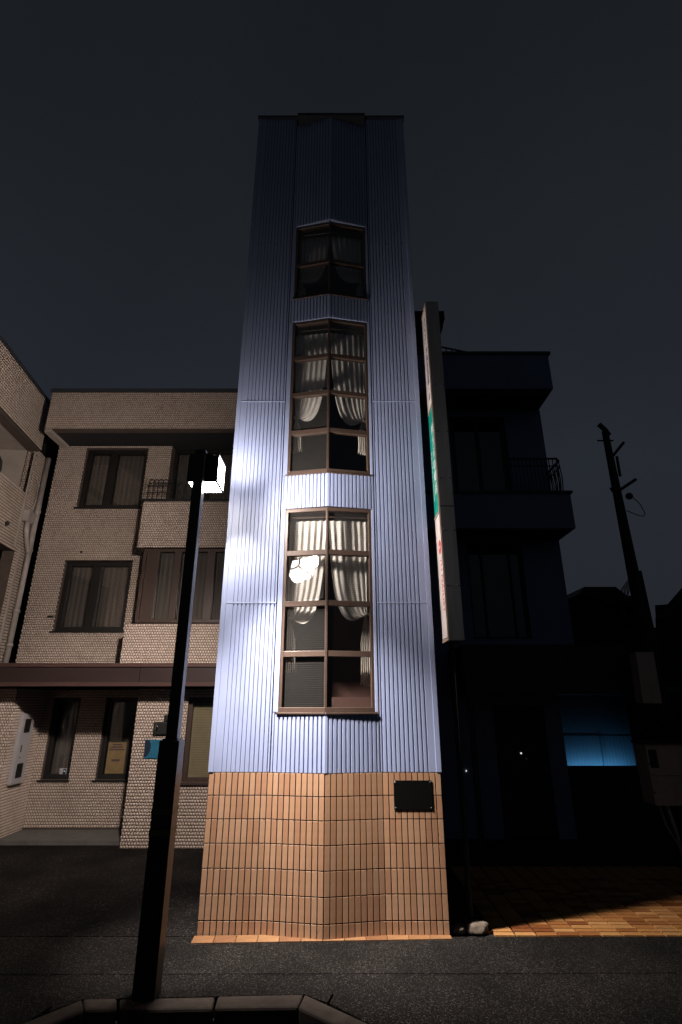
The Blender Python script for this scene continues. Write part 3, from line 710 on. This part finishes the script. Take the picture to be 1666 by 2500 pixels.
# ------------------------------------------------------------------ the wing at the far left (local x along the face, local y outwards)
Wg = thing('apartment_wing', 'beige tiled side wing at the left edge with drain pipes and a balcony recess', 'building', (-6.93, 10.7, 0), math.atan2(-.993, .12), local=True)
rec = (-.06, 3.2, 6.62, 7.72); low = (.02, 3.2, 3.0, 5.33)
mb = MB(); 
for a0, a1, b0, b1 in panels([(-.5, 4.5, .0, 7.75)], [rec, low]): mb.box(a0, a1, -.25, -.006, b0, b1)
mb.build('wall', M['grout'], Wg)
MB().box(-.06, 4.5, -.30, .044, 7.752, 8.90).build('parapet', M['grout'], Wg)
MB().box(-.10, 4.5, -.34, .075, 8.901, 8.985).build('coping', M['cap'], Wg)
mosaic('mosaic_facing', [(-.5, 4.5, .01, 7.75)], [rec, low], ((0, -.006, 0), (1, 0, 0), (0, 1, 0)), Wg, pitch=.062, gap=.015)
mosaic('mosaic_facing', [(-.06, 4.5, 7.755, 8.90)], [], ((0, .044, 0), (1, 0, 0), (0, 1, 0)), Wg, pitch=.062, gap=.015)
mosaic('mosaic_facing', [(-.24, -.008, .01, 7.75)], [], ((-.062, 0, 0), (0, 1, 0), (1, 0, 0)), Wg, pitch=.058)
MB().box(-.5, 4.5, -1.2, -1.1, 0, 8.9).build('recess_back', M['plain'], Wg)
MB().box(-.5, 4.5, -6, -1.21, 0, 8.88).build('rear_block', M['void'], Wg)
MB().box(-.058, 4.4, -1.095, -.26, 5.34, 5.44).build('loggia_ceiling', M['void'], Wg)
MB().box(3.21, 4.4, -1.095, -.26, 0, 8.8).build('loggia_end', M['void'], Wg)
MB().box(-.16, -.064, -1.098, -.255, 6.4, 7.75).build('recess_end', M['plain'], Wg)
MB().box(-.058, 3.2, -1.095, -.26, 6.50, 6.615).build('recess_floor', M['plain'], Wg)
MB().box(-.058, 3.2, -1.095, -.26, 7.73, 7.80).build('recess_ceiling', M['plain'], Wg)
MB().box(.0, 3.2, -1.095, -.26, 2.9, 2.99).build('loggia_floor', M['void'], Wg)
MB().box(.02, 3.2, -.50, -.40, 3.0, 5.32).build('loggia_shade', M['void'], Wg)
MB().tube([(.75, -.55, 7.36), (.45, -.55, 7.34), (.30, -.55, 7.26), (.27, -.55, 7.1), (.32, -.55, 6.75)], .028, 8).build('hose', M['pole'], Wg, smooth=True)
MB().prism([(.50, -.9), (1.0, -.9), (1.0, -.55), (.50, -.55)], 6.62, 6.95).build('bucket', M['concrete'], Wg, bevel=.04)
pp = MB(); pp.tube([(-.42, .075, 7.72), (-.42, .075, 2.96)], .058, 12); pp.build('drain_pipe', M['pvc'], Wg, smooth=True)
for z in (6.35, 5.45, 4.1, 3.4): MB().tube([(-.42, .075, z), (-.42, .075, z + .06)], .072, 12).build('pipe_collar', M['pvc'], Wg, smooth=True)
MB().hull([(-.20, .005, 6.02), (.02, .005, 6.02), (.02, .12, 6.02), (-.20, .12, 6.02), (-.26, .005, 6.25), (.08, .005, 6.25), (.08, .16, 6.25), (-.26, .16, 6.25)]).build('rain_hopper', M['pvc'], Wg, bevel=.01)
MB().tube([(-.09, .07, 6.05), (-.10, .07, 5.85), (-.25, .075, 5.60), (-.37, .075, 5.46), (-.42, .075, 5.38)], .05, 10).build('branch_pipe', M['pvc'], Wg, smooth=True)
MB().box(.08, .13, .002, .035, 5.40, 7.60).build('conduit', M['plain'], Wg)
MB().box(-.15, -.11, .002, .035, 2.98, 5.42).build('conduit', M['plain'], Wg)
MB().tube([(-.12, .02, 7.15), (-.26, .05, 7.0), (-.30, .05, 6.7), (-.28, .03, 6.4)], .012, 6).build('cable', M['pvc'], Wg, smooth=True)
MB().sphere((.62, .02, 5.75), .05, 6).build('wall_vent', M['dark'], Wg, smooth=True)

# ------------------------------------------------------------------ blue house right
H = thing('blue_house', 'dark navy house with balconies behind the sign, right of the tower', 'house', (3.0, 10.8, 0))
XH = 4.72
mb = MB(); d3 = (2.55, 3.85, 6.37, 8.65); w2 = (2.70, 3.88, 3.52, 5.58); d1 = (2.95, 3.93, 0, 2.26)
wall_boxes(mb, [(1.17, XH, 2.46, 8.835), (1.17, 4.25, .0, 2.459)], [d3, w2, d1], 10.8, 11.0); mb.box(XH - .2, XH, 11.001, 16, 2.63, 8.83); mb.box(4.05, 4.25, 11.001, 16, 0, 2.45)
mb.box(1.17, XH - .21, 15.8, 16, 0, 8.83)
mb.build('wall', M['navy'], H)
MB().box(1.17, XH - .02, 9.90, 10.10, 8.84, 9.74).build('roof_fascia', M['navy'], H)
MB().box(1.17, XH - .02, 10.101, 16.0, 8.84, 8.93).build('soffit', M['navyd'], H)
MB().box(1.17, XH + .03, 9.86, 10.2, 9.741, 9.80).build('roof_edge', M['cap'], H)
MB().box(1.17, XH - .02, 9.90, 10.04, 5.59, 6.34).build('balcony_parapet', M['navy'], H)
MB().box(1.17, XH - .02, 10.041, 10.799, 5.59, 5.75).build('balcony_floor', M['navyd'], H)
MB().box(1.17, XH + .02, 9.86, 10.08, 6.341, 6.39).build('parapet_coping', M['cap'], H)
MB().box(2.3, 4.04, 11.6, 11.7, 0.0, 8.8).build('room_back', M['void'], H)
f = MB(); f.box(2.56, 2.66, 10.86, 10.94, 6.4, 8.64); f.box(3.74, 3.84, 10.86, 10.94, 6.4, 8.64); f.box(3.15, 3.23, 10.861, 10.939, 6.4, 8.54); f.box(2.661, 3.739, 10.861, 10.939, 8.54, 8.64)
f = f.build('balcony_door', M['black'], H)
for a, b in ((2.66, 3.15), (3.23, 3.74)): MB().box(a, b, 10.89, 10.896, 6.4, 8.54).build('pane', M['glass'], f)
sash_window(w2, 10.86, [(3.02, .04), (3.62, .03)], H, M['black'], .05, sill=False)
dr = MB().box(2.98, 3.92, 10.86, 10.91, .02, 2.25).build('door', M['black'], H, bevel=.004)
MB().sphere((3.50, 10.83, 1.30), .028, 6).build('door_knob', M['chrome'], dr, smooth=True)
MB().sphere((3.42, 10.845, 1.405), .016, 6).build('added_glint', M['glint'], dr)  # added glowing dot in place of a glint by the knob
MB().sphere((2.34, 10.785, 1.11), .012, 6).build('added_glint', M['glint'], H)  # second added glowing dot, also in place of a glint
MB().box(2.15, 5.05, 9.5, 10.79, 2.45, 3.28).build('entrance_canopy', M['black'], H)
MB().box(2.2, 2.28, 9.55, 9.63, -.02, 2.449).build('canopy_post', M['black'], H)
# roof-top stair head and sloping rail
MB().box(1.2, 2.52, 10.9, 13.0, 9.0, 11.30).build('stair_head', M['navyd'], H)
for z0, z1, x in ((11.30, 11.42, 2.60), (11.421, 11.55, 2.56), (11.551, 11.80, 2.66)): MB().box(1.2, x, 10.86, 13.05, z0, z1).build('cornice', M['navyd'], H)
rl = MB(); rl.tube([(2.0, 10.0, 10.10), (3.09, 10.0, 9.83)], .022, 6)
for k in range(8):
    x = 2.05 + k * .125; rl.tube([(x, 10.0, 9.80), (x, 10.0, 10.09 - (x - 2.0) * .25)], .014, 5)
rl.build('roof_rail', M['iron'], H)
rl = MB(); rl.tube([(3.40, 9.95, 7.15), (4.55, 9.95, 7.15), (4.62, 10.02, 7.13), (4.62, 10.7, 7.13)], .024, 6); rl.tube([(3.40, 9.95, 6.98), (4.55, 9.95, 6.98), (4.62, 10.02, 6.98), (4.62, 10.7, 6.98)], .014, 5)
for k in range(15):
    x = 3.42 + k * .08; rl.tube([(x, 9.95, 6.39), (x, 9.95, 7.15)], .011, 5)
for k in range(8):
    y = 10.03 + k * .09; rl.tube([(4.62, y, 6.39), (4.62 + .03, y, 6.75), (4.62, y, 7.13)], .012, 5)
rl.build('balcony_rail', M['iron'], H)

# carport
Cp = thing('carport', 'black carport with a glowing pale blue sheet wall at the back, right of the house', 'carport', (6.0, 12.5, 0))
MB().box(4.26, 9.0, 11.01, 13.4, 2.461, 2.62).build('roof', M['black'], Cp)
MB().box(4.685, 4.765, 12.2, 12.28, -.03, 2.459).build('post', M['black'], Cp)
MB().box(8.6, 8.7, 12.2, 12.3, -.03, 2.459).build('post', M['black'], Cp)
def corr(x0, x1, y, z0, z1, m, name):
    V = []; F = []; n = int((x1 - x0) / .019)
    for i in range(n + 1):
        x = x0 + (x1 - x0) * i / n; yy = y + .0025 * math.sin(i * math.pi / 2); V += [(x, yy, z0), (x, yy, z1), (x, yy + .004, z0), (x, yy + .004, z1)]
    for i in range(n): b = 4 * i; F += [(b, b + 4, b + 5, b + 1), (b + 2, b + 3, b + 7, b + 6)]
    q = MB(); q.v = V; q.f = F; return q.build(name, m, Cp)
corr(4.40, 5.975, 13.0, 0, 1.585, M['bluepanel'], 'sheet_panel'); corr(5.955, 7.6, 13.014, 0, 1.585, M['bluepanel'], 'sheet_panel')
corr(4.40, 7.6, 13.03, 1.575, 2.455, M['bluepanel'], 'upper_panel')
MB().box(5.94, 5.99, 12.965, 12.985, 0, 1.58).build('sheet_batten', M['bluepanel'], Cp)
wl = bpy.data.lights.new('work_light', 'AREA'); wl.energy = 3.4; wl.color = (.36, .68, 1.0); wl.size = 1.7; wl.size_y = .06; wl.shape = 'RECTANGLE'
wlo = bpy.data.objects.new('work_light', wl); col.objects.link(wlo); wlo.parent = Cp; wlo.location = Vector((5.85, 12.62, .80)) - ORG[Cp.name]; wlo.rotation_euler = (R(75), 0, 0)
lw = thing('low_wall', 'low black wall in front of the glowing blue carport sheets', 'wall', (6.0, 12.3, 0))
MB().box(4.78, 7.6, 12.25, 12.38, -.03, 1.03).build('wall_body', M['black'], lw, bevel=.006)
MB().box(6.0, 6.45, 12.235, 12.248, .55, .95).build('notice_board', M['black'], lw)
for x, z in ((5.55, .55), (6.62, .56), (6.65, .48)): MB().sphere((x, 12.235, z), .014, 5).build('fitting', M['chrome'], lw)

# ------------------------------------------------------------------ projecting sign
S = thing('sign_tower', 'tall narrow white and green sign in a stainless case on a pole beside the tower', 'sign', (1.39, 6.6, 0))
SX, SY0, SY1 = 1.298, 6.40, 6.80
MB().box(SX, SX + .190, SY0, SY1, 3.025, 8.10).build('case', M['steel'], S, bevel=.004)
MB().tube([(1.425, 6.90, -.02), (1.425, 6.90, 3.20)], .034, 10).build('pole', M['pole'], S, smooth=True)
for z0, z1, m in ((3.07, 4.66, 'signwhite'), (4.70, 6.275, 'signgreen'), (6.315, 8.02, 'signwhite')):
    MB().box(SX - .009, SX - .0005, SY0 + .022, SY1 - .028, z0, z1).build('sign_panel', M[m], S)
f = MB()
for z in (3.025, 4.663, 6.278, 8.022): f.box(SX - .017, SX - .0005, SY0 + .005, SY1 - .005, z, z + (.034 if z < 8 else .05))
for y in (SY0 + .004, SY1 - .027): f.box(SX - .013, SX - .0005, y, y + .017, 3.06, 8.02)
f.build('sign_frame', M['signframe'], S)
MB().box(SX + .06, SX + .17, SY1 + .001, 6.93, 3.06, 3.16).box(SX + .06, SX + .17, SY1 + .001, 6.93, 3.19, 3.21).build('bracket', M['pole'], S)
for z in (3.70, 4.42, 5.15, 5.85, 6.6):
    for x in (SX + .03, SX + .158): MB().sphere((x, SY0 - .002, z), .010, 5).build('rivet', M['dark'], S)
MB().box(SX + .0005, SX + .1895, SY0 - .0045, SY0 - .0005, 4.745, 4.758).build('case_seam', M['dark'], S)
def text(body, size, o, xd, yd, m, parent, name, align='CENTER', line=1.0, sxy=(1, 1)):
    c = bpy.data.curves.new(name, 'FONT'); c.body = body; c.size = size; c.align_x = align; c.align_y = 'CENTER'; c.space_line = line; c.extrude = .0008 / 1
    t = bpy.data.objects.new(name, c); col.objects.link(t); bpy.context.view_layer.update()
    me = bpy.data.meshes.new_from_object(t.evaluated_get(bpy.context.evaluated_depsgraph_get()))
    bpy.data.objects.remove(t)
    xd, yd = Vector(xd), Vector(yd); zd = xd.cross(yd)
    mtx = Matrix((xd * sxy[0], yd * sxy[1], zd)).transposed().to_4x4(); mtx.translation = Vector(o) - ORG[parent.name]
    me.transform(mtx); me.materials.clear(); me.materials.append(m); me.name = name
    ob = bpy.data.objects.new(name, me); col.objects.link(ob); ob.parent = parent
    return ob
YD = (0, -1, 0); UP = (0, 0, 1)
LX = SX - .0105
text('\n'.join('ワイン・洋風居酒屋・め'), .135, (LX, 6.545, 7.16), YD, UP, M['ink_navy'], S, 'lettering', line=.98)
text('\n'.join('季うらの郷店'), .170, (LX, 6.52, 5.49), YD, UP, M['ink_white'], S, 'lettering', line=1.06)
text('\n'.join('日本のおいしいひととき'), .062, (LX, 6.68, 5.29), YD, UP, M['ink_white'], S, 'lettering', line=1.12)
text('YU NAILIST', .140, (LX, 6.51, 3.73), (0, 0, -1), (0, -1, 0), M['ink_red'], S, 'lettering')
dk = MB(); pts = [(6.53 + .080 * math.cos(a), 4.225 + .094 * math.sin(a)) for a in [k * math.pi / 14 for k in range(28)]]
dk.v = [(LX + .0003, y, z) for y, z in pts] + [(LX + .001, y, z) for y, z in pts]; dk.f = [tuple(range(28))] + [(i, (i + 1) % 28, 28 + (i + 1) % 28, 28 + i) for i in range(28)]
dk.build('emblem', M['ink_red'], S)
text('S', .12, (LX - .001, 6.53, 4.225), (0, 0, -1), (0, -1, 0), M['ink_white'], S, 'emblem_letter')

# ------------------------------------------------------------------ utility pole with its boxes
U = thing('utility_pole', 'dark utility pole with short crossarms and a cable loop at the right', 'utility pole', (5.44, 9.5, -.03))
MB().tube([(5.46, 9.5, -.03), (5.43, 9.5, 7.55)], .165, 14, .062).build('pole', M['pole'], U, smooth=True)
MB().tube([(5.33, 9.5, 7.72), (5.43, 9.5, 7.60), (5.50, 9.5, 7.46)], .05, 8).build('cap_fitting', M['pole'], U, smooth=True)
a = MB(); a.tube([(5.24, 9.5, 7.34), (5.56, 9.5, 7.34)], .018, 6); a.tube([(5.50, 9.5, 7.0), (5.77, 9.5, 7.30)], .028, 6); a.tube([(5.56, 9.5, 6.55), (5.57, 9.5, 6.98)], .03, 6)
a.tube([(5.50, 9.5, 6.25), (5.86, 9.5, 6.48)], .03, 6); a.tube([(5.33, 9.5, 6.30), (5.36, 9.5, 6.22)], .03, 6); a.build('crossarm', M['pole'], U)
MB().sphere((5.66, 9.5, 6.12), .07, 6).build('insulator', M['pole'], U, smooth=True)
MB().tube([(5.70, 9.5, 6.13), (5.84, 9.5, 5.95), (5.90, 9.5, 5.76), (5.86, 9.5, 5.70), (5.76, 9.5, 5.72), (5.55, 9.5, 5.82)], .009, 6).build('cable_loop', M['iron'], U, smooth=True)
cb = MB()
for k in range(6):
    cb.tube([(5.40 - .02 * k, 9.42, 4.40 + .01 * k), (5.26 - .03 * k, 9.40, 4.25), (5.10 - .03 * k + .05 * (k % 2), 9.40, 3.95 - .02 * k), (5.0 + .05 * k, 9.4, 3.72)], .008, 5)
cb.build('hanging_cables', M['iron'], U)
MB().tube([(5.565, 9.44, 2.0), (5.525, 9.44, 4.6)], .045, 8).build('riser_pipe', M['pole'], U, smooth=True)
bx = thing('meter_box', 'beige cabinet strapped to the utility pole above pale conduits', 'cabinet', (5.1, 9.1, .83))
MB().box(4.80, 5.42, 8.98, 9.33, .835, 1.70).build('case', M['cabinet'], bx, bevel=.012)
MB().box(4.77, 5.45, 8.93, 9.34, 1.701, 1.73).build('lid', M['dark'], bx)
MB().box(4.83, 4.96, 8.976, 8.979, 1.36, 1.62).build('viewing_window', M['black'], bx)
MB().box(4.801, 5.419, 8.977, 8.9795, 1.245, 1.252).build('door_gap', M['black'], bx)
for z in (1.42, 1.02): MB().sphere((4.815, 8.976, z), .014, 5).build('latch', M['chrome'], bx)
MB().tube([(4.94, 9.15, .84), (4.99, 9.15, .55), (5.14, 9.15, .25), (5.17, 9.2, -.03)], .018, 7).build('conduit', M['pvc'], bx, smooth=True)
MB().tube([(5.06, 9.15, .84), (5.12, 9.15, .5), (5.22, 9.2, -.03)], .03, 7).build('conduit', M['pvc'], bx, smooth=True)
ub = thing('junction_box', 'weathered narrow box high on the utility pole above the beige cabinet', 'box', (5.1, 9.2, 2.3))
MB().hull([(4.96, 9.1, 2.30), (5.28, 9.1, 2.30), (5.28, 9.33, 2.30), (4.96, 9.33, 2.30), (5.0, 9.1, 3.12), (5.3, 9.1, 3.12), (5.3, 9.33, 3.12), (5.0, 9.33, 3.12)]).build('case', M['cabinet'], ub, bevel=.01)
MB().box(5.02, 5.26, 9.13, 9.30, 3.121, 3.15).build('lid', M['pole'], ub)

# neighbours far right
N1 = thing('dark_house', 'dark low house with a stepped roofline behind the utility pole', 'house', (7.2, 15, 0))
MB().box(6.9, 8.5, 15, 19, 0, 5.2).build('wall', M['navyd'], N1)
MB().hull([(6.8, 14.8, 5.2), (8.7, 14.8, 4.7), (8.7, 19.2, 4.7), (6.8, 19.2, 5.2), (7.0, 14.8, 5.42), (7.9, 14.8, 5.42), (7.9, 19.2, 5.42), (7.0, 19.2, 5.42)]).build('roof', M['black'], N1)
MB().box(5.9, 6.85, 14.6, 17, 0, 5.05).build('side_block', M['navyd'], N1)
MB().box(7.3, 7.9, 14.97, 14.99, 3.2, 4.2).build('window', M['black'], N1)
N2 = thing('gabled_house', 'dark gabled house at the right edge, its roof sloping up out of view', 'house', (7.0, 11.7, 0), R(-30), local=True)
MB().box(-.9, 5.05, .3, 6.0, -.03, 3.9).box(.05, 5.05, .31, 5.99, 3.901, 4.4).build('wall', M['navyd'], N2)
rf = MB(); rf.hull([(0, 0, 4.07), (.25, 0, 4.07), (.25, 6.3, 4.07), (0, 6.3, 4.07), (2.6, 0, 6.66), (2.7, 0, 6.66), (2.7, 6.3, 6.66), (2.6, 6.3, 6.66)])
rf.hull([(5.15, 0, 4.07), (5.4, 0, 4.07), (5.4, 6.3, 4.07), (5.15, 6.3, 4.07), (2.701, 0, 6.66), (2.8, 0, 6.66), (2.8, 6.3, 6.66), (2.701, 6.3, 6.66)]); rf.build('roof', M['black'], N2)
gb = MB(); gb.v = [(.35, .3, 4.401), (5.05, .3, 4.401), (2.7, .3, 6.55), (.35, .5, 4.401), (5.05, .5, 4.401), (2.7, .5, 6.55)]; gb.f = [(0, 1, 2), (3, 5, 4), (0, 2, 5, 3), (1, 4, 5, 2), (0, 3, 4, 1)]
gb.build('gable', M['navyd'], N2)

# stones and a dry stem at the foot of the tower
def rock(c, sx, sy, sz, label, seed):
    bm = bmesh.new(); bmesh.ops.create_icosphere(bm, subdivisions=3, radius=1)
    for v in bm.verts:
        d = 1 + .28 * noise.noise(v.co * 1.6 + Vector((seed, seed * 2, 0))) + .08 * noise.noise(v.co * 5 + Vector((seed, 0, 0)))
        v.co = Vector((v.co.x * sx * d, v.co.y * sy * d, max(v.co.z, -.35) * sz * d))
    me = bpy.data.meshes.new('stone'); bm.to_mesh(me); bm.free(); me.materials.append(M['rock']); me.polygons.foreach_set('use_smooth', [True] * len(me.polygons))
    o = bpy.data.objects.new('stone', me); col.objects.link(o); o.location = c; tag(o, label, 'stone', 'stones at the foot of the tower'); return o
rock((1.262, 6.80, .022), .085, .06, .062, 'left of two grey stones, touching the brown tiled tower base', 1.3)
rock((1.475, 6.83, .026), .125, .08, .082, 'right, larger of two grey stones, beside the orange paving', 4.1)
ws = MB(); ws.tube([(1.365, 6.79, .0), (1.36, 6.79, .08), (1.345, 6.80, .17)], .003, 5, .0012); tag(ws.build('dry_stem', M['stem'], loc=(1.365, 6.79, 0)), 'thin dry plant stem standing between the two stones', 'plant')
